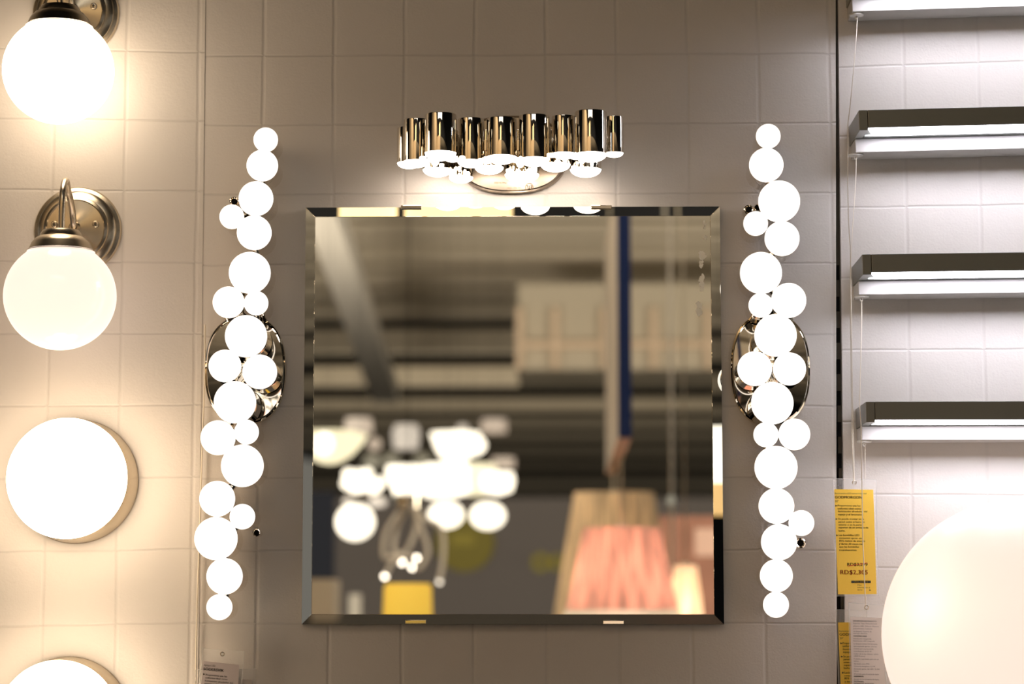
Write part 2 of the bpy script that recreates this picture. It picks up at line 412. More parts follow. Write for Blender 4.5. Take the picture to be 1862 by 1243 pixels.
# ================================================================ CLUSTER LAMP
def cluster_lamp():
    c = P(930, 282); t = thing('cluster_wall_lamp', 'chrome wall lamp of clustered upright tubes glowing underneath above the mirror', 'wall lamp', c)
    obj('back_plate', oval_plate(c, .080, .0565), 'satin', t)
    ztop = P(900, 214, .12).z-.012
    L = [(801,29.5,203,279,.13),(856,25,212.5,294,.108),(912,28,211,286,.12),(971.5,28.5,206,290,.128),(1025,22,208,280,.115),(1074.5,30,198,281,.135),(1116.5,17.5,210,279,.10),
         (757,24,214,294,.103),(744,22.5,229,297,.062),(785,18,0,287,.075),(823,18,0,287,.083),(884,17,0,288,.085),(942,17,0,289,.085),(1004,14,0,281,.085),(1048,15,0,284,.085),
         (795.5,27.5,0,309,.04),(838.5,22.5,0,323,.032),(889.5,27,0,305,.06),(949,32,0,318,.045),(1010,28,0,300,.065),(1065,29,0,309,.05)]
    for cx, r, yt, yb, d in L:
        R = r*(DIST-d)/F_PX
        zb = P(cx, yb, d).z; x = P(cx, yb, d).x
        zt = P(cx, yt, d+R).z if yt else ztop
        obj('tube', MB().lathe([(R*.93,zb+.004),(R*.96,zb),(R,zb+.0006),(R,zt-.001),(R*.985,zt),(R*.95,zt-.002),(R*.93,zt-.004),(0,zt-.004)], (x,-d,0), (0,0,1), 48), 'chrome', t)
        n = 10; prof = [(R*.99*math.cos(a), zb+.001-R*.50*math.sin(a)) for a in [math.pi/2*i/n for i in range(n)]]+[(0, zb+.001-R*.50)]
        obj('lens', MB().lathe([(0,zb+.002)]+prof, (x,-d,0), (0,0,1), 40), 'lens', t)
    # arm from the plate to the tubes
    obj('mounting_block', MB().box((c.x-.04,-.10,ztop-.03), (c.x+.04,-.008,ztop-.015)), 'chrome', t, smooth=False)
    tx = MB(); d = .0112
    text(tx, 'Conforms to', 947.5, 344.5, 25, 3.0, d, flip=True)
    text(tx, 'UL Std 1598', 947, 339.5, 24, 3.0, d, flip=True)
    text(tx, 'Model No 250.0', 921, 330.5, 22, 3.0, d, flip=True)
    text(tx, '4002', 898, 346.5, 10, 2.4, d, flip=True)
    obj('printed_text', tx, 'ink_tan', t, smooth=False)
    lg = MB(); cc = (962.5, 340)
    for ra, rb in ((7.6,6.9),(6.2,5.8)):
        n = 36; vs = [P(cc[0]+r*math.cos(2*math.pi*i/n), cc[1]+r*math.sin(2*math.pi*i/n), d) for r in (ra, rb) for i in range(n)]
        lg.add(vs, [(i, (i+1) % n, n+(i+1) % n, n+i) for i in range(n)])
    text(lg, 'ETL', 967.3, 337, 9.6, 6.5, d, flip=True, fat=.25)
    obj('approval_mark', lg, mat('brown_ink', (.16,.10,.05), .6), t, smooth=False)
cluster_lamp()

# ================================================================ BRUSHED SCONCES
def sconce():
    c = P(142, 420); t = thing('globe_sconce', 'brushed metal gooseneck sconce with milky globe, full backplate in view', 'wall sconce', c, 'brushed gooseneck sconces on the left wall panel')
    o = (c.x, 0, c.z)
    obj('backplate', MB().lathe([(.0627,0),(.0632,.003),(.0612,.007),(.0565,.009),(.0555,.0125),(.052,.0155),(.0465,.017),(.0455,.0205),(.042,.0225),(.0405,.021),(.02,.024),(.0075,.026),(.007,.030),(0,.030)], o, (0,-1,0), 72), 'nickel', t)
    for sx in (-1, 1):
        s = obj('screw', MB().lathe([(.0048,.020),(.0048,.0245),(.0036,.0262),(0,.0266)], (c.x+sx*.0295,0,c.z+.006), (0,-1,0), 20), 'screw', t)
        x, z = c.x+sx*.0295, c.z+.006
        obj('screw_recess', MB().box((x-.0022,-.0268,z-.0005), (x+.0022,-.026,z+.0005)).box((x-.0005,-.0268,z-.0022), (x+.0005,-.026,z+.0022)), 'black', s, smooth=False)
    D = .118; k = (DIST-D)/F_PX
    zc = P(107, 417, D).z; za = P(113, 327, .095).z
    h = za-c.z
    pts = catmull([(c.x,-.024,c.z+.001),(c.x,-.034,c.z+.004),(c.x,-.044,c.z+.020),(c.x,-.061,c.z+h*.62),(c.x,-.076,za-.014),(c.x,-.093,za-.001),(c.x,-.108,za-.010),(c.x,-D+.001,za-.032),(c.x,-D,zc-.004)], 8)
    obj('arm', MB().tube(pts, .0046, 20), 'nickel', t)
    obj('collar', MB().lathe([(.0075,.022),(.0085,.027),(.0065,.031),(.0045,.031)], (c.x,0,c.z+.001), (0,-1,0), 28), 'nickel', t)
    zg = P(111, 538, D).z; R = 103*k*1.0
    zn = zg+math.sqrt(R*R-(58*k)**2)*.97
    prof = [(.006,zc+.001),(.018,zc),(.0255,zc-.002),(.0285,zc-.006),(.0300,zc-.0105),(.0345,zc-.0125),(.0405,zc-.0195),(.0445,zc-.0285),(.0465,zc-.031),(.0465,zn+.001),(.044,zn+.001),(.042,zc-.028)]
    obj('shade_cap', MB().lathe(prof, (c.x,-D,0), (0,0,1), 56), 'nickel', t)
    a0 = math.asin(58*k/R); n = 40; prof = [(.0435,zn+.003),(.0462,zn+.001),(.0470,zn-.002),(.0445,zn-.0045)]
    for i in range(n+1):
        a = a0+(math.pi-a0)*i/n; prof.append((R*math.sin(a) if i < n else 0, zg+R*.97*math.cos(a)))
    g = obj('globe_shade', MB().lathe(prof, (c.x,-D,0), (0,0,1), 64), 'globe_soft', t)
    return t, Vector((c.x,-D,zg))
sc1, gc = sconce()
dz = P(111, 128, .118).z-gc.z
sc2 = copy_tree(sc1); sc2.location.z += dz; sc2.location.x += P(108,128,.118).x-P(111,538,.118).x
sc2['label'] = 'topmost brushed metal sconce with glowing globe, backplate cut by the frame top'
for ch in [x for x in COL.objects if x.parent == sc2 and x.name.startswith('globe_shade')]:
    ch.data = ch.data.copy(); ch.data.materials[0] = M['globe_hot']
def inner(name, loc, power, col, r=.02):
    l = bpy.data.lights.new(name, 'POINT'); l.energy = power; l.color = col; l.shadow_soft_size = r
    o = bpy.data.objects.new(name, l); COL.objects.link(o); o.location = loc; return o
inner('sconce_lamp', gc+Vector((0,0,-.03)), .07, (1,.85,.62), .022)

# ================================================================ FLUSH DOMES
def dome():
    c = P(140, 875); t = thing('flush_dome_lamp', 'round flush lamp with opal dome and metal rim under the two sconces', 'wall lamp', c, 'round flush lamps on the left wall panel')
    o = (c.x, 0, c.z)
    obj('base_ring', MB().lathe([(0,.001),(.0875,.001),(.088,.004),(.0865,.010),(.0835,.030),(.0785,.046),(.074,.050),(0,.050)], o, (0,-1,0), 80), 'nickel', t)
    n = 24; R = .0838; prof = [(.072,.047)]
    for i in range(n+1):
        a = math.radians(-35)+(math.pi/2-math.radians(-35))*i/n
        prof.append((R*math.cos(a) if i < n else 0, .073+.042*math.sin(a)))
    obj('glass_dome', MB().lathe(prof, o, (0,-1,0), 80), 'dome', t)
    return t
d1 = dome()
d2 = copy_tree(d1); d2.location = P(124, 1308); d2['label'] = 'lowest round flush lamp, cut off by the bottom of the frame'

# ================================================================ STRIP LAMPS ON LEDGES
def strip_lamp():
    D = .115
    x0 = P(1562,186,D).x; zt = P(1562,186,D).z; zb = P(1562,222.5,D).z; x1 = 1.22
    t = thing('strip_lamp', '', 'wall lamp', (x0, 0, zb), 'grey strip lamps on the right wall panel')
    xs = x0+.0125
    b = MB().box((xs,-D,zb+.003), (x1,0,zt))
    obj('housing', b, 'alu', t, smooth=False, bevel=.0006)
    obj('housing_lip', MB().box((xs,-.071,zb), (x1,-.001,zb+.0029)), 'alu', t, smooth=False)
    obj('end_cap', MB().box((x0,-D,zb), (xs-.0006,0,zt)), 'alu', t, smooth=False, bevel=.0006)
    obj('diffuser', MB().add([(xs,-D+.001,zb),(x1,-D+.001,zb),(x1,-.072,zb),(xs+.012,-.072,zb),(xs,-D+.001,zb+.003),(x1,-D+.001,zb+.003),(x1,-.072,zb+.003),(xs+.012,-.072,zb+.003)],
                             [(0,3,2,1),(4,5,6,7),(0,1,5,4),(1,2,6,5),(2,3,7,6),(3,0,4,7)]), 'tube', t, smooth=False)
    return t, zb
def ledge(z):
    x0 = P(1555,250,.056).x
    return obj('wooden_ledge', MB().box((x0,-.056,z-.0195), (1.25,0,z-.0002)), 'ledge', None, smooth=False, bevel=.0009)
sl, zb0 = strip_lamp()
lg0 = ledge(zb0)
def turn(z_px, tilt):
    return P(1562, z_px, .056).z, tilt
rows = [(21,.028,'strip lamp over the topmost ledge, only its glowing underside in frame','topmost white ledge, cut by the upper frame edge'),
        (277,.0215,'first full grey strip lamp below the cut-off topmost ledge','white ledge carrying the upper full strip lamp'),
        (535.5,.011,'grey strip lamp between the upper and the lower full ones','white ledge carrying the middle strip lamp'),
        (799.5,.001,'lowest grey strip lamp, just above the yellow price tag and huge globe','lowest white ledge with a chipped lower edge')]
ledge_z = []
base_off = sl.location.copy(); lg_off = lg0.location.copy()
for i, (py, tilt, la, lb) in enumerate(rows):
    s = sl if i == 1 else copy_tree(sl); l = lg0 if i == 1 else copy_tree(lg0)
    z = P(1562, py, .056).z+.0195
    ledge_z.append(z-.0195)
    dzz = z-zb0
    s.location = (base_off.x+(i-1)*.0012, base_off.y, base_off.z+dzz); s.rotation_euler = (0,-tilt,0)
    hl = lg_off.x-base_off.x
    l.location = (lg_off.x+(i-1)*.0012, lg_off.y, lg_off.z+dzz+hl*tilt); l.rotation_euler = (0,-tilt,0)
    tag(s, la, 'wall lamp', 'grey strip lamps on the right wall panel')
    tag(l, lb, 'ledge', 'white ledges under the strip lamps')

# discs under the ledges and their cords
for i, (dx, dy, nm) in enumerate(((1558,22,'round white cord disc under the topmost ledge'),(1557,278,'round white cord disc under the upper full strip lamp'),
                                  (1567,538,'round white cord disc under the middle strip lamp'),(1572,800,'round white cord disc under the lowest strip lamp'))):
    p = P(dx, dy, .046); z = ledge_z[i]+.0002; x = p.x
    t = thing('cord_disc', nm, 'cord holder', (x,-.042,z), 'white cord discs under the ledges')
    obj('disc', MB().lathe([(0,-.0002),(.0098,-.0002),(.0105,-.0014),(.0098,-.0028),(0,-.0028)], (x,-.042,z), (0,0,1), 36), 'white', t)
    obj('hook', MB().tube(catmull([(x,-.042,z-.0025),(x+.0015,-.042,z-.005),(x,-.042,z-.0075),(x-.0018,-.042,z-.0055),(x-.0003,-.042,z-.0035)], 6), .0009, 8), 'white', t)
# ================================================================ HUGE GLOBE
def big_globe():
    D = .215; c = P(1853, 1156, D); R = 245*(DIST-D)/F_PX
    t = thing('large_globe_lamp', 'huge glowing milky globe lamp at the lower right of the frame', 'wall lamp', (c.x,0,c.z))
    obj('globe_shade', MB().sphere(c, R, 96, ax=(0,-1,0)), 'bigglobe', t)
    obj('wall_plate', MB().lathe([(0,.001),(.075,.001),(.075,.02),(.06,.028),(.05,.055),(0,.055)], (c.x,0,c.z), (0,-1,0), 48), 'nickel', t)
    return c, R
bc, bR = big_globe()
inner('large_globe_lamp_bulb', Vector((P(1722,1112,.30).x, -.30, P(1722,1112,.30).z)), .13, (1,.86,.68), .03)
inner('large_globe_lamp_bulb', bc+Vector((.03,.03,0)), .2, (1,.86,.68), .03)

# ================================================================ TAGS
def cord(t, pts, r): obj('cord', MB().tube([P(x, y, d) for x, y, d in pts], r, 8), 'cord', t)
CORDS = [([(1559,30,.042),(1557.5,60,.06),(1552,130,.10),(1544.5,205,.122),(1541.5,226,.122),(1541.5,340,.10),(1543,400,.09),(1546,450,.085),(1548,560,.075),(1550,700,.06),(1552,800,.05),(1553.3,874,.045)], .00055),
         ([(1557,286,.042),(1556,330,.05),(1550,420,.09),(1547,475,.122),(1546,500,.122),(1547,640,.10),(1549.5,800,.07),(1552,874,.048)], .0005),
         ([(1567,546,.042),(1566.5,600,.06),(1564,700,.105),(1563,735,.124),(1566,780,.124),(1567,860,.11),(1569,980,.085),(1572,1060,.066),(1574.5,1100,.058)], .00065),
         ([(1573,808,.042),(1573,870,.036),(1574,950,.034),(1575,1090,.034)], .0004)]
def quad_px(c, d): return [P(x, y, d) for x, y in c]
def sleeve(t, corners, d, th=.0016, hole=None, name='plastic_sleeve'):
    obj(name, MB().slab(quad_px(corners, d), (0,1,0), th), 'sleeve', t, smooth=False)
    rim = MB(); q = quad_px(corners, d+.0003); rim.tube(q+[q[0]], .0004, 6)
    obj('sleeve_rim', rim, M['sleeve_rim'], t)
    if hole:
        p = P(hole[0], hole[1], d+.0006)
        n = 20; ring = [p+Vector((math.cos(2*math.pi*i/n)*.0026, 0, math.sin(2*math.pi*i/n)*.0026)) for i in range(n+1)]
        obj('eyelet', MB().tube(ring, .0007, 8), M['screw'], t)
M['sleeve_rim'] = clear_mat('sleeve_rim', .42)
GOD = ['Proporciona una luz','uniforme ideal como','iluminación alrededor del','espejo y el lavamanos.','Se puede montar en la','pared como si fuera un','estante o en la parte',
       'superior de un armario de','baño.','Las bombillas LED','consumen aprox. un','85% menos de energía','y duran 20 veces más','que las bombillas','incandescentes.']
def tri(mb, x, y, s, d): mb.add([P(x, y-s, d), P(x, y+s*.2, d), P(x+s*1.4, y-s*.4, d)], [(0,1,2)])
def yellow_tag():
    d = .040; c = P(1555, 1080, d)
    t = thing('price_tag', 'yellow price tag with red RD$2,305 in a clear sleeve, hung whole in view', 'tag', c, 'hanging product tags')
    sleeve(t, [(1514.5,870),(1593,871),(1597.5,1083),(1521,1084)], d-.0012, hole=(1553.5,877))
    cord(t, *CORDS[0]); cord(t, *CORDS[1])
    obj('yellow_card', MB().slab(quad_px([(1517,889),(1588,890),(1594,1079.5),(1524,1080)], d), (0,1,0), .0006), 'yellow', t, smooth=False)
    k = 1/5.18; q = lambda x, y: (1490+x*k, 860+y*k); dd = d+.0003
    a = MB()
    def T(mb, s, x, y, w_, cap, fat=0): X, Y = q(x, y); text(mb, s, X, Y, w_*k, cap*k, dd, .008, fat=fat)
    T(a,'Iluminación LED armario/pared',146,195,296,14); T(a,'GODMORGON',146,237,254,25,.14); T(a,'32"',148,271,34,18)
    X0 = [172,172,175,177,178,180,180,180,182,183,185,187,185,187,187]; Y0 = [312,340,366,395,437,465,492,518,548,590,617,644,672,700,730]
    W0 = [215,220,275,238,242,245,218,280,60,193,212,243,230,185,168]
    for s, x, y, w_ in zip(GOD, X0, Y0, W0): T(a, s, x, y, w_, 17, .05)
    for x, y in ((150,312),(153,437),(158,590)): X, Y = q(x, y); tri(a, X, Y, 2.7, dd)
    T(a,'RD$3,299',262,871,192,28,.12)
    for i, s in enumerate(('Más','información al','dorso')): T(a, s, 358, 1059+22*i, (38,118,46)[i], 13)
    X, Y = q(470,1105); tri(a, X, Y, 2.4, dd)
    obj('printed_text', a, 'ink', t, smooth=False)
    r = MB(); T(r,'RD$2,305',197,950,258,40,.2)
    obj('sale_price', r, 'ink_red', t, smooth=False)
    s = MB(); s.add([P(*q(268,872),dd+.0002),P(*q(268,877),dd+.0002),P(*q(452,846),dd+.0002),P(*q(452,841),dd+.0002)], [(0,1,2,3)])
    obj('strike_line', s, 'ink_red', t, smooth=False)
    b = MB(); b.add([P(*q(300,1011),dd),P(*q(300,1033),dd),P(*q(484,1033),dd),P(*q(484,1011),dd)], [(0,1,2,3)])
    bar = obj('number_bar', b, 'ink', t, smooth=False)
    n = MB(); X, Y = q(330,1029); text(n,'302.509.11',X,Y,122*k,15*k,dd+.0002,0,fat=.1); obj('bar_number', n, 'yellow', bar, smooth=False)
yellow_tag()
def yellow_tag_behind():
    d = .028; c = P(1548, 1240, d)
    t = thing('price_tag', 'lower yellow tag reading 39", mostly hidden behind the white tag', 'tag', c, 'hanging product tags')
    sleeve(t, [(1520,1108),(1576,1109),(1586,1300),(1527,1300)], d-.0012)
    cord(t, *CORDS[3])
    obj('yellow_card', MB().slab(quad_px([(1524,1131),(1574,1131),(1584,1298),(1531,1298)], d), (0,1,0), .0006), 'yellow', t, smooth=False)
    k = 1/6.79; q = lambda x, y: (1490+x*k, 1060+y*k); dd = d+.0003; a = MB()
    def T(mb, s, x, y, w_, cap, fat=0): X, Y = q(x, y); text(mb, s, X, Y, w_*k, cap*k, dd, .008, fat=fat)
    T(a,'Iluminación LED',246,597,190,18); T(a,'GODMORGON',248,645,335,33,.15); T(a,'39"',250,690,46,24)
    X0 = [285,288,290,292,295,298,300,303,303,306,308,310,312]; Y0 = [748,786,822,858,912,948,985,1020,1056,1112,1148,1184,1222]
    W0 = [280,290,360,315,318,322,288,368,80,255,280,320,300]
    for s, x, y, w_ in zip(GOD, X0, Y0, W0): T(a, s, x, y, w_, 23, .06)
    for x, y in ((258,748),(266,912),(278,1112)): X, Y = q(x, y); tri(a, X, Y, 2.9, dd)
    obj('printed_text', a, 'ink', t, smooth=False)
yellow_tag_behind()
def white_tag():
    d = .052; c = P(1578, 1250, d)
    t = thing('product_tag', 'white text tag in a clear sleeve beside the huge globe lamp', 'tag', c, 'hanging product tags')
    sleeve(t, [(1543,1095),(1608,1100),(1613,1300),(1548,1300)], d-.0012, hole=(1576,1104))
    cord(t, *CORDS[2])
    obj('white_card', MB().slab(quad_px([(1546,1121),(1606,1123),(1611,1298),(1550,1298)], d), (0,1,0), .0006), 'paper', t, smooth=False)
    lines = ['DESCRIPCIÓN DEL PRODUCTO','Soporte/ Tapa: Policarbonato/','plástico ABS, Difusor: Plástico','policarbonato, Cubierta','de lámpara/ Soporte de','montaje: Aluminio','CONVIENE SABER','Instalación integrada.','Iluminación LED integrada.',
             'La lámpara emite 210 lúmenes,','que equivale aprox. a la luz','emitida por una bombilla','incandescente de 25 W.','Color de la luz: blanco cálido','(3000 Kelvin).','Probado y aprobado para uso en','baños.','Aprobado como IP44.',
             'Consumo energético: 6.5 W.','Duración aprox. del LED: 25.000','horas.','Diseñado para la serie de baño','GODMORGON.','Encaja en los armarios de baño','LILLÅNGEN.','MEDIDAS DEL PRODUCTO']
    Y0 = [472,502,535,565,600,625,658,690,718,753,783,815,845,878,905,940,967,1000,1030,1063,1090,1125,1155,1190,1218,1247]
    a = MB(); k = 1/6.79
    for s, y in zip(lines, Y0):
        n = len(s); X = 1490+(416+(y-470)*.018)*k; Y = 1060+y*k
        text(a, s, X, Y, n*10.2*k*(1.18 if s.isupper() else 1), 17*k, d+.0003, .02, fat=.08 if s.isupper() else 0)
    obj('printed_text', a, 'ink_grey', t, smooth=False)
white_tag()
def sodersvik_tag():
    d = .022; c = P(400, 1240, d)
    t = thing('product_tag', 'greyish tag in a clear sleeve under the left bulb lamp', 'tag', c, 'hanging product tags')
    sleeve(t, [(369,1178.5),(444,1184),(436,1290),(357,1290)], d-.0012, hole=(404.2,1188.5))
    obj('card', MB().slab(quad_px([(370,1201),(435,1208.5),(430,1290),(361,1290)], d), (0,1,0), .0006), 'lilac', t, smooth=False)
    k = 1/11.64; q = lambda x, y: (340+x*k, 1140+y*k); dd = d+.0003; a = MB()
    def T(s, x, y, w_, cap, fat=0): X, Y = q(x, y); text(a, s, X, Y, w_*k, cap*k, dd, .085, fat=fat)
    T('Aplique LED',355,815,245,38); T('SÖDERSVIK',348,905,430,55,.2)
    T('Proporciona una luz',395,1020,455,38,.06); T('uniforme ideal como',388,1080,468,38,.06); T('iluminación alrededor del',376,1145,595,38,.06); T('espejo y el lavamanos.',370,1205,540,38,.06)
    X, Y = q(340,1005); tri(a, X, Y, 3, dd)
    obj('printed_text', a, 'ink', t, smooth=False)
    t2 = thing('product_tag', 'empty-looking clear sleeve partly behind the greyish tag', 'tag', P(430,1240,.012), 'hanging product tags')
    sleeve(t2, [(356,1217),(466,1216),(464,1290),(352,1290)], .012)
    obj('card', MB().slab(quad_px([(388,1234),(458,1235),(456,1290),(386,1290)], .0128), (0,1,0), .0006), 'paper', t2, smooth=False)
sodersvik_tag()
o = obj('string', MB().tube([P(x, y, .0052) for x, y in ((373,590),(372.5,680),(369,780),(365.5,880),(362.5,980),(359,1080),(356.5,1180),(355.5,1300))], .0011, 8), 'cord')
tag(o, 'pale string hanging down the wall behind the left bulb lamp', 'string')

# ================================================================ THE STORE SEEN IN THE MIRROR
H = 2.35                                             # ceiling beams' underside above the camera
bands = [(330,372,-1),(377,398,0),(404,425,0),(429,446,0),(452,470,0),(476,490,0),(495,518,0),(524,543,0),(549,581,0),(597,641,0),(664,701,0),(722,748,1),(760,776,1),(786,800,1),(812,826,1),(838,850,1),(862,900,1)]
for i, (a, b, kk) in enumerate(bands):
    vd = H*F_PX/(1150-b)/1.0
    if vd > 47: vd = 34+i*.4
    z0 = V(900, b, vd).z; z1 = V(900, a, vd).z
    y = V(900, b, vd).y
    o = obj('ceiling_beam', MB().box((-9,y-.10,z0), (9,y,z1)), 'beam' if kk < 1 else 'beam', None, smooth=False, bevel=.02)
    tag(o, 'beige ceiling beam crossing the mirror image, one of many alike', 'beam', 'beige ceiling beams seen in the mirror')
H2 = 2.05
p0, p1 = V(598,410,11.6), V(702,690,20.0)
p0 = p0+(p0-p1)*.25
o = obj('air_duct', MB().add([(p0.x-.07,p0.y,p0.z-.04),(p0.x+.07,p0.y,p0.z-.04),(p0.x+.07,p0.y,p0.z+.10),(p0.x-.07,p0.y,p0.z+.10),
                              (p1.x-.11,p1.y,p0.z-.04),(p1.x+.11,p1.y,p0.z-.04),(p1.x+.11,p1.y,p0.z+.10),(p1.x-.11,p1.y,p0.z+.10)],
                             [(0,1,2,3),(4,7,6,5),(0,4,5,1),(1,5,6,2),(2,6,7,3),(3,7,4,0)]), 'duct', None, smooth=False, bevel=.01)
tag(o, 'pale ceiling duct slanting across the upper left of the mirror image', 'duct')
# suspended pale unit
def ceiling_unit():
    vd = 15.0; a, b = V(940,512,vd), V(1420,672,vd)
    t = thing('suspended_ceiling_unit', 'wide pale box hung from the ceiling, right half of the mirror', 'ceiling unit', ((a.x+b.x)/2, a.y, b.z))
    obj('casing', MB().box((a.x,a.y-1.2,b.z), (b.x,a.y,a.z)), M['beam2'], t, smooth=False, bevel=.02)
    for px in (944,1010,1100,1190,1290):
        q = V(px,640,vd-.1); obj('rib', MB().box((q.x-.02,a.y,b.z), (q.x+.02,a.y+.06,a.z-.17)), M['rib'], t, smooth=False)
    for py in (628,):
        q = V(1000,py,vd); obj('rail', MB().box((a.x,a.y,q.z-.02), (b.x,a.y+.07,q.z+.02)), M['rib'], t, smooth=False)
M['beam2'] = mat('pale_casing', (.54, .48, .39), .7); M['rib'] = mat('casing_rib', (.74, .58, .44), .6)
ceiling_unit()
def banner():
    vd = 7.35; a, b = V(1122,300,vd), V(1148.5,794,vd); far = vd*(1150-794)/(1150-860)
    t = thing('hanging_board', 'long vertical board with navy edge hanging right of the mirror centre', 'hanging board', ((a.x+b.x)/2, a.y, b.z))
    yf = a.y-(far-vd)
    obj('board', MB().box((a.x,yf,b.z), (b.x,a.y-.012,a.z)), M['boardside'], t, smooth=False)
    obj('navy_edge', MB().box((a.x-.0005,a.y-.012,b.z-.0005), (b.x+.0005,a.y,a.z)), 'blue', t, smooth=False)['label'] = 'navy front edge'
    obj('underside', MB().box((a.x,yf,b.z-.004), (b.x,a.y-.012,b.z-.0006)), 'pinkish', t, smooth=False)['label'] = 'underside with pink lamplight in its colour'
M['boardside'] = mat('board_side', (.85, .82, .82), .6)
banner()

# back partition
vdp = 15.5
def part_wall(px0, px1, ptop, m, name, vd=vdp, th=.15):
    a = V(px0, ptop, vd); b = V(px1, ptop, vd)
    return struct(name, MB().box((a.x,a.y-th,fz), (b.x,a.y,a.z)), m, 'dark partition wall standing low in the mirror image', 'wall', smooth=False)
part_wall(610, 1420, 905, 'slate', 'wall_partition')
part_wall(300, 609.5, 893, 'navy', 'wall_partition_navy')
def lum(name, col, e, base_=(.2,.2,.2)):
    return mat(name, base_, .6, emit=col, strength=e)
M['olive'] = mat('olive_sign', (.20, .17, .025), .7)
M['olive_pale'] = mat('olive_sign_print', (.30, .26, .04), .7)  # paler olive of the print and letters
c = V(845,985,vdp); r = 54*S(vdp)
t = thing('round_sign', 'dark yellow round sign on the slate partition below the lamps', 'sign', (c.x, c.y, c.z))
obj('disc', MB().cyl((c.x,c.y+.002,c.z), (c.x,c.y+.03,c.z), r, n=48), 'olive', t)
obj('print', MB().box((c.x-.08,c.y+.030,c.z-.02), (c.x+.06,c.y+.034,c.z+.05)), 'olive_pale', t, smooth=False)
c = V(993,1022,vdp)
t = thing('wall_lettering', 'blurred yellow lettering on the slate partition left of the lampshades', 'sign', (c.x, c.y, c.z))
def ringy(cx, cz, y, ra, rb, n=28):
    return MB().lathe([(rb,0),(ra,0),(ra,.02),(rb,.02),(rb,0)], (cx, y, cz), (0,1,0), n, 1, 1)
k = S(vdp)
obj('letter', ringy(c.x-10*k, c.z, c.y+.002, 17*k, 8*k), 'olive_pale', t)
obj('letter', ringy(c.x+20*k, c.z, c.y+.002, 15*k, 7*k), 'olive_pale', t)
# brick-red display at the right
a, b = V(1192,938,11.5), V(1330,1200,11.5)
tag(obj('red_partition', MB().box((a.x,a.y-.1,fz), (b.x,a.y,a.z)), mat('brick_red_panel', (.36,.17,.12), .8, noise=.4, nscale=6), smooth=False), 'brick-red display panel at the lower right of the mirror image', 'display panel')
a, b = V(1264,960,11), V(1330,1010,11)
tag(obj('poster', MB().box((a.x,a.y-.02,b.z), (b.x,a.y,a.z)), lum('pale_poster_glow', (1,.7,.55), .12, (.7,.45,.36)), smooth=False), 'pale patch on the brick-red display panel', 'poster')  # weak emission brightens this patch, though it is no lamp
a, b = V(560,1052,10), V(606,1200,10)
tag(obj('display_stand', MB().box((a.x,a.y-.3,fz), (b.x,a.y,a.z)), mat('beige_stand', (.55,.47,.38), .7), smooth=False), 'beige display stand at the lower left corner of the mirror image', 'display stand')
a, b = V(635,1080,12), V(655,1200,12)
tag(obj('display_post', MB().box((a.x,a.y-.1,fz), (b.x,a.y,a.z)), mat('grey_post', (.30,.28,.25), .7), smooth=False), 'faint grey post right of the beige display stand', 'post')

ZC = 3.38
def pend(px, pyt, pyb, vd, prof, mname, label, cat='pendant lamp', group=None, name='pendant_lamp', cordx=None):
    """prof: (half width px, pixel row) list from top to bottom"""
    c = V(px, (pyt+pyb)/2, vd); k = S(vd)
    t = thing(name, label, cat, (c.x, c.y, V(px,pyb,vd).z), group)
    pr = [(hw*k, V(px, y, vd).z) for hw, y in prof]
    obj('shade', MB().lathe(pr, (c.x, c.y, 0), (0,0,1), 40), mname, t)
    obj('cord', MB().cyl((c.x,c.y,pr[0][1]-.005), (c.x,c.y,ZC), .0007, n=8), 'black', t)
    return t, c
def ell(hw, y0, y1, n=12): 
    m = (y0+y1)/2; h = (y1-y0)/2
    return [(hw*math.sin(math.pi*i/n) if 0 < i < n else 0, m-h*math.cos(math.pi*i/n)) for i in range(n+1)]
Wt = lum('lamp_white', (1,.90,.76), 2.4); Wy = lum('lamp_warm_yellow', (1,.88,.60), 1.25); Pk = lum('lamp_pinkish', (1,.76,.60), .5); Gy = lum('lamp_greyed', (1,.86,.76), .55)
Sm = lum('lamp_small', (1,.86,.76), .8); Dim = lum('lamp_dim', (.9,.8,.55), .16); Yl = lum('shade_yellow', (1,.66,.10), .62, (.8,.5,.05))
G1 = 'glowing store lamps hanging in the mirror image'
pend(646, 913, 983, 11, ell(35,915,982), Wt, 'round white glowing globe, leftmost large ball in the mirror', group=G1)
pend(811, 910, 960, 11.1, ell(32,911,960), Wt, 'flattened glowing ball, left one of the pair near the mirror centre', group=G1)
pend(887, 912, 962, 11.5, ell(32,912,962), Wt, 'flattened glowing ball, right one of the pair near the mirror centre', group=G1)
pend(600, 783, 845, 10.2, [(0,783),(45,784),(68,790),(60,806),(40,828),(18,841),(0,844)], Wy, 'wide glowing bowl lamp at the left edge of the mirror', group=G1)
pend(590, 790, 830, 9.5, ell(17,785,826), Wt, 'bright lamp in front of the wide bowl at the left mirror edge', group=G1)
pend(652, 757, 788, 12, [(0,759),(24,760),(27,786),(0,787)], Pk, 'pinkish drum lamp, upper left among the mirror lamps', group=G1)
pend(681, 795, 818, 14, ell(13,795,819), Pk, 'small peach-coloured ball right of the wide bowl lamp', group=G1)
pend(738, 770, 818, 13, [(0,771),(20,772),(26,786),(23,816),(0,817)], Gy, 'soft grey-white drum lamp near the top centre of the mirror lamps', group=G1)
pend(828, 785, 845, 12.5, [(0,786),(46,787),(38,812),(26,832),(10,842),(0,844)], Wt, 'big bright bowl lamp above the long cluster', group=G1)
pend(858, 785, 840, 11.5, ell(26,790,828), Wt, 'bright lamp in front of the right side of the big bowl', group=G1)
pend(841, 770, 786, 14.5, ell(11,770,790), Gy, 'small greyish ball above the big bright bowl lamp', group=G1)
pend(898, 760, 790, 14.5, [(0,761),(23,762),(24,786),(0,787)], Pk, 'pinkish drum lamp, upper right among the mirror lamps', group=G1)
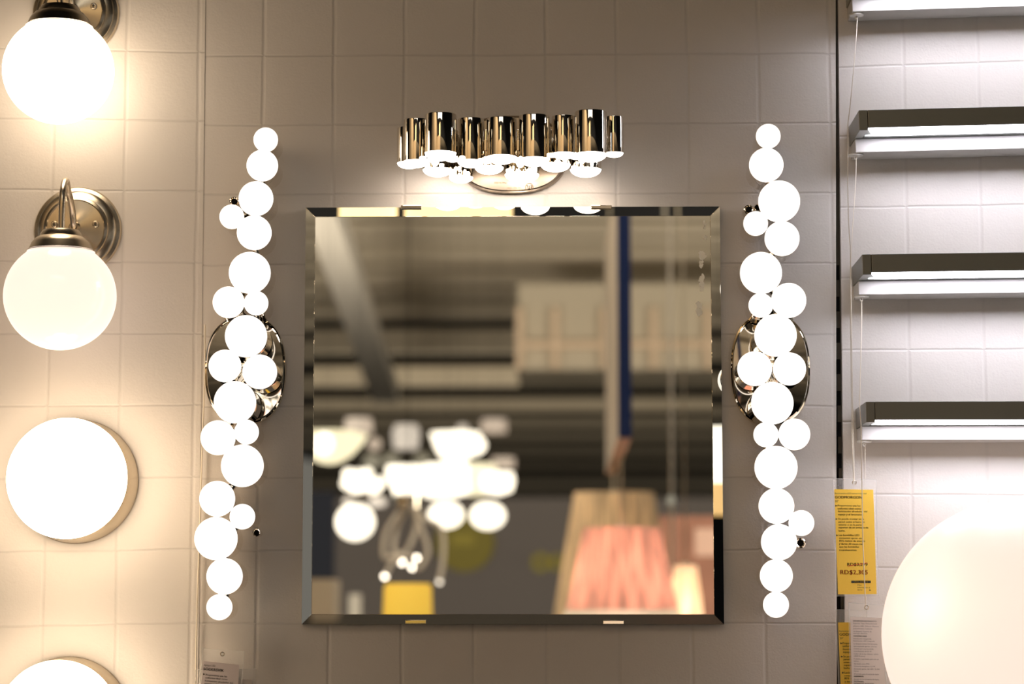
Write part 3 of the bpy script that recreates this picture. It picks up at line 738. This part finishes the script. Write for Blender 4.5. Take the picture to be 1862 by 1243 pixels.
pend(915, 830, 852, 14, [(0,831),(21,832),(21,851),(0,852)], Pk, 'pinkish flat drum right of the long bright cluster', group=G1)
pend(741, 845, 915, 10.8, [(0,846),(38,847),(40,858),(22,905),(10,914),(0,915)], Wt, 'bright tapering shade left of the long bright cluster', group=G1)
pend(812, 842, 905, 11.6, [(0,843),(40,844),(42,896),(20,903),(0,904)], Wt, 'tall bright drum, left end of the long bright cluster', group=G1)
pend(866, 842, 900, 12.2, [(0,843),(36,844),(38,892),(15,900),(0,901)], Wy, 'yellow-white drum in the middle of the long bright cluster', group=G1)
pend(905, 856, 902, 11.2, [(0,857),(28,859),(31,875),(26,893),(0,901)], Wt, 'rounded bright drum, right end of the long bright cluster', group=G1)
pend(790, 860, 905, 12, ell(30,862,906), Wt, 'bright lamp between the tapering shade and the tall drum', group=G1)
for px, py, vd, lb in ((676,840,13.9,'dim olive lamp above the white cluster lamp'),(711,838,14.5,'dim olive lamp left of the tapering shade top'),(768,838,14.5,'dim olive lamp right of the tapering shade top')):
    pend(px, py-14, py+14, vd, ell(17,py-16,py+14), Dim, lb, group='dim lamps between the bright ones')
# cluster chandelier
c = V(660,875,11.2); k = S(11.2)
t = thing('cluster_chandelier', 'white chandelier of glowing balls above the leftmost large globe', 'chandelier', (c.x,c.y,V(660,897,11.2).z))
obj('cord', MB().cyl((c.x,c.y,c.z), (c.x,c.y,ZC), .0007, n=8), 'black', t)
for px, py, r in ((632,878,12),(648,884,14),(664,880,14),(680,884,14),(690,877,11),(634,862,11),(652,862,10),(668,860,10),(660,872,13)):
    q = V(px,py,11.2+random.uniform(-.08,.08)); obj('bulb', MB().sphere(q, r*k, 20), Wt, t)
c = V(656,912,11.9)
t = thing('two_ball_pendant', 'small lamp with pinkish round bulbs just above the leftmost large globe', 'pendant lamp', (c.x,c.y,c.z))
for px, py, r in ((632,911,11),(680,913,13),(694,912,12)):
    obj('bulb', MB().sphere(V(px,py,11.9), (r-3)*S(11.9), 20), Sm, t)
obj('cross_bar', MB().tube([V(632,900,11.9), V(694,900,11.9)], .008), 'chrome', t)
obj('cord', MB().cyl(V(656,900,11.9), (c.x,c.y,ZC), .0007, n=8), 'black', t)
# arm chandelier
vd = 9.6; k = S(vd); top = V(742,918,vd)
t = thing('curved_arm_chandelier', 'chandelier with long curved arms ending in small bulbs', 'chandelier', top)
arms = [((735,918),(703,965),(698,1010),(715,1012),(731,1022)), ((742,918),(722,960),(716,1000),(733,1008),(757,1014)), ((752,918),(766,960),(778,1000),(765,1030),(750,1031)),
        ((748,918),(757,955),(740,1000),(715,1020),(700,1047)), ((758,918),(770,940),(802,960),(806,1010),(799,1057))]
for i, a in enumerate(arms):
    pts = catmull([V(x, y, vd+.05*math.sin(i*2)) for x, y in a], 8)
    ar = obj('arm', MB().tube(pts, .009, 8), M['duct'], t)
    e = pts[-1]; obj('bulb', MB().sphere(e, 4.5*k, 16), lum('small_bulb_%d' % i, (1,.88,.76), (9,9,9,9,3)[i]), ar)
obj('ceiling_canopy', MB().cyl(top+Vector((0,0,-.01)), top+Vector((0,0,.04)), .05), 'chrome', t)
obj('cord', MB().cyl(top, (top.x,top.y,ZC), .0007, n=8), 'black', t)
# yellow shade
pend(741.5, 1060, 1118, 7.9, [(0,1062),(40,1061),(43,1068),(45,1130),(0,1130)], Yl, 'yellow drum shade at the bottom centre-left of the mirror', name='yellow_pendant_lamp')
# bare small bulb on thin rod, a faint glow set in its material
pend(1220, 895, 920, 8.6, ell(7,900,918), lum('bare_bulb', (.9,.85,.7), .35), 'thin pendant with a small bulb given a faint glow at the right of the mirror')
c = V(1218,500,9.2)
tag(obj('hanging_rod', MB().cyl((c.x,c.y,V(1218,1030,9.2).z), (c.x,c.y,ZC), .006, n=8), 'duct'), 'thin pale rod hanging right of the navy-edged board', 'rod')

# pleated shades
def pleated(c, top, bot, z0, z1, n=160, sq=2.0, amp=.045):
    mb = MB(); vs = []; R = []
    for j in range(9):
        f = j/8; rad = top+(bot-top)*f; z = z0+(z1-z0)*f; row = []
        for i in range(n):
            a = 2*math.pi*i/n; ct, st = math.cos(a), math.sin(a)
            q = (abs(ct)**sq+abs(st)**sq)**(-1/sq)
            rr = rad*q*(1+amp*math.sin(a*n/4)); row.append(len(vs)); vs.append((c.x+rr*ct, c.y+rr*st, z))
        R.append(row)
    fs = [(R[j][i], R[j][(i+1) % n], R[j+1][(i+1) % n], R[j+1][i]) for j in range(8) for i in range(n)]
    return mb.add(vs, fs)
def shade_mat(name, col, glow, e):
    m, N, L, b = base(name); b.inputs['Base Color'].default_value = (*col, 1); b.inputs['Roughness'].default_value = .8
    b.inputs['Emission Color'].default_value = (*glow, 1); b.inputs['Emission Strength'].default_value = e
    t_ = N.new('ShaderNodeBsdfTranslucent'); t_.inputs[0].default_value = (*[q*.5 for q in glow], 1)
    # gathered fabric: folds run down the shade and let less light through
    tc = N.new('ShaderNodeTexCoord'); mp = N.new('ShaderNodeMapping'); mp.inputs['Scale'].default_value = (34, 34, 1.2)
    nz = N.new('ShaderNodeTexNoise'); nz.inputs['Scale'].default_value = 1.0; nz.inputs['Detail'].default_value = 3
    L.new(tc.outputs['Object'], mp.inputs['Vector']); L.new(mp.outputs['Vector'], nz.inputs['Vector'])
    mr = N.new('ShaderNodeMapRange'); mr.inputs['From Min'].default_value = .35; mr.inputs['From Max'].default_value = .65
    mr.inputs['To Min'].default_value = .62; mr.inputs['To Max'].default_value = 1.2; L.new(nz.outputs['Fac'], mr.inputs['Value'])
    for c_, sock in ((col, b.inputs['Base Color']), (glow, b.inputs['Emission Color']), ([q*.5 for q in glow], t_.inputs[0])):
        vm = N.new('ShaderNodeVectorMath'); vm.operation = 'SCALE'; vm.inputs[0].default_value = c_
        L.new(mr.outputs['Result'], vm.inputs['Scale']); L.new(vm.outputs['Vector'], sock)
    x = N.new('ShaderNodeAddShader'); L.new(b.outputs[0], x.inputs[0]); L.new(t_.outputs[0], x.inputs[1]); L.new(x.outputs[0], N['Material Output'].inputs[0])
    return m
def shade_lamp(px, pt, pb, ht, hb, vd, m, label, sq, power, col, group):
    c = V(px, (pt+pb)/2, vd); k = S(vd); z0, z1 = V(px,pt,vd).z, V(px,pb,vd).z; zc_ = V(1100,799,7.35).z if px == 1131 else ZC
    t = thing('shade_pendant', label, 'pendant lamp', (c.x,c.y,z1), group)
    obj('pleated_shade', pleated(c, ht*k, hb*k, z0, z1, sq=sq), m, t, smooth=True, fix=False)
    obj('lamp_holder', MB().cyl((c.x,c.y,z0-.05), (c.x,c.y,z0+.01), .02), 'white', t)
    obj('top_ring', MB().tube([(c.x-ht*k,c.y,z0-.003),(c.x+ht*k,c.y,z0-.003)], .003, 8), 'chrome', t)
    obj('cord', MB().cyl((c.x,c.y,z0), (c.x,c.y,zc_), .003, n=8), 'cord', t)
    inner('shade_bulb', (c.x, c.y, z0+(z1-z0)*.62), power, col, .03)
    return t
G2 = 'pleated fabric shades in the lower right of the mirror'
shade_lamp(1116, 897, 1130, 69, 106, 9.3, shade_mat('tan_pleats', (.62,.50,.35), (.72,.57,.38), .16), 'tall tan pleated shade behind the pink shade', 5.0, .14, (1,.85,.62), G2)
shade_lamp(1131, 960, 1108, 66, 97, 7.6, shade_mat('pink_pleats', (.70,.42,.33), (.88,.54,.44), .22), 'salmon pink pleated shade, nearest of the lampshades', 2.0, .9, (1,.84,.70), G2)
shade_lamp(1247, 1028, 1150, 20, 33, 8.4, shade_mat('cream_pleats', (.75,.66,.55), (1,.82,.64), .32), 'small cream shade right of the pink shade', 2.0, .3, (1,.86,.7), G2)
c = V(1131,1122,7.9); k = S(7.9)
tag(obj('cream_shade', MB().lathe([(0,V(1131,1109,7.9).z),(104*k,V(1131,1110,7.9).z),(108*k,V(1131,1190,7.9).z)], (c.x,c.y,0), (0,0,1), 40), lum('cream_glow', (1,.80,.56), .75)), 'cream drum shade under the pink pleated one', 'lampshade')

# lamps out of the mirror's straight view, caught only by its bevelled edges and the chrome
for i, (x, wd, col, e) in enumerate(((-.44,.07,(1,.72,.36),2.2),(-.22,.13,(1,.70,.34),2.0))):
    t = thing('drum_pendant', ('narrow','wide')[i]+' amber drum pendant hanging above the aisle in front of the mirror', 'pendant lamp', (x,-2.3,1.42))
    obj('shade', MB().lathe([(0,1.66),(wd,1.66),(wd,1.42),(0,1.42)], (x,-2.3,0), (0,0,1), 40), lum('amber_%d' % i, col, e), t)
    obj('cord', MB().cyl((x,-2.3,1.66), (x,-2.3,ZC), .0007, n=8), 'black', t)
t = thing('drum_pendant', 'two-tone drum pendant hanging across the aisle, right of the mirror', 'pendant lamp', (1.27,-3.6,.34))
obj('shade', MB().lathe([(0,.59),(.12,.59),(.12,.435),(0,.435)], (1.27,-3.6,0), (0,0,1), 40), lum('drum_white', (1,.92,.78), 2.2), t)
obj('lower_shade', MB().lathe([(0,.43),(.11,.43),(.11,.345),(0,.345)], (1.27,-3.6,0), (0,0,1), 40), lum('drum_amber', (1,.62,.25), 1.0), t)
obj('cord', MB().cyl((1.27,-3.6,.59), (1.27,-3.6,ZC), .0007, n=8), 'black', t)
tag(obj('tan_soffit', MB().box((-2.59,-5.6,1.62), (-.05,-5.45,2.5)), 'tan', smooth=False), 'tan board above the aisle, reflected in the chrome tubes of the lamp', 'soffit')
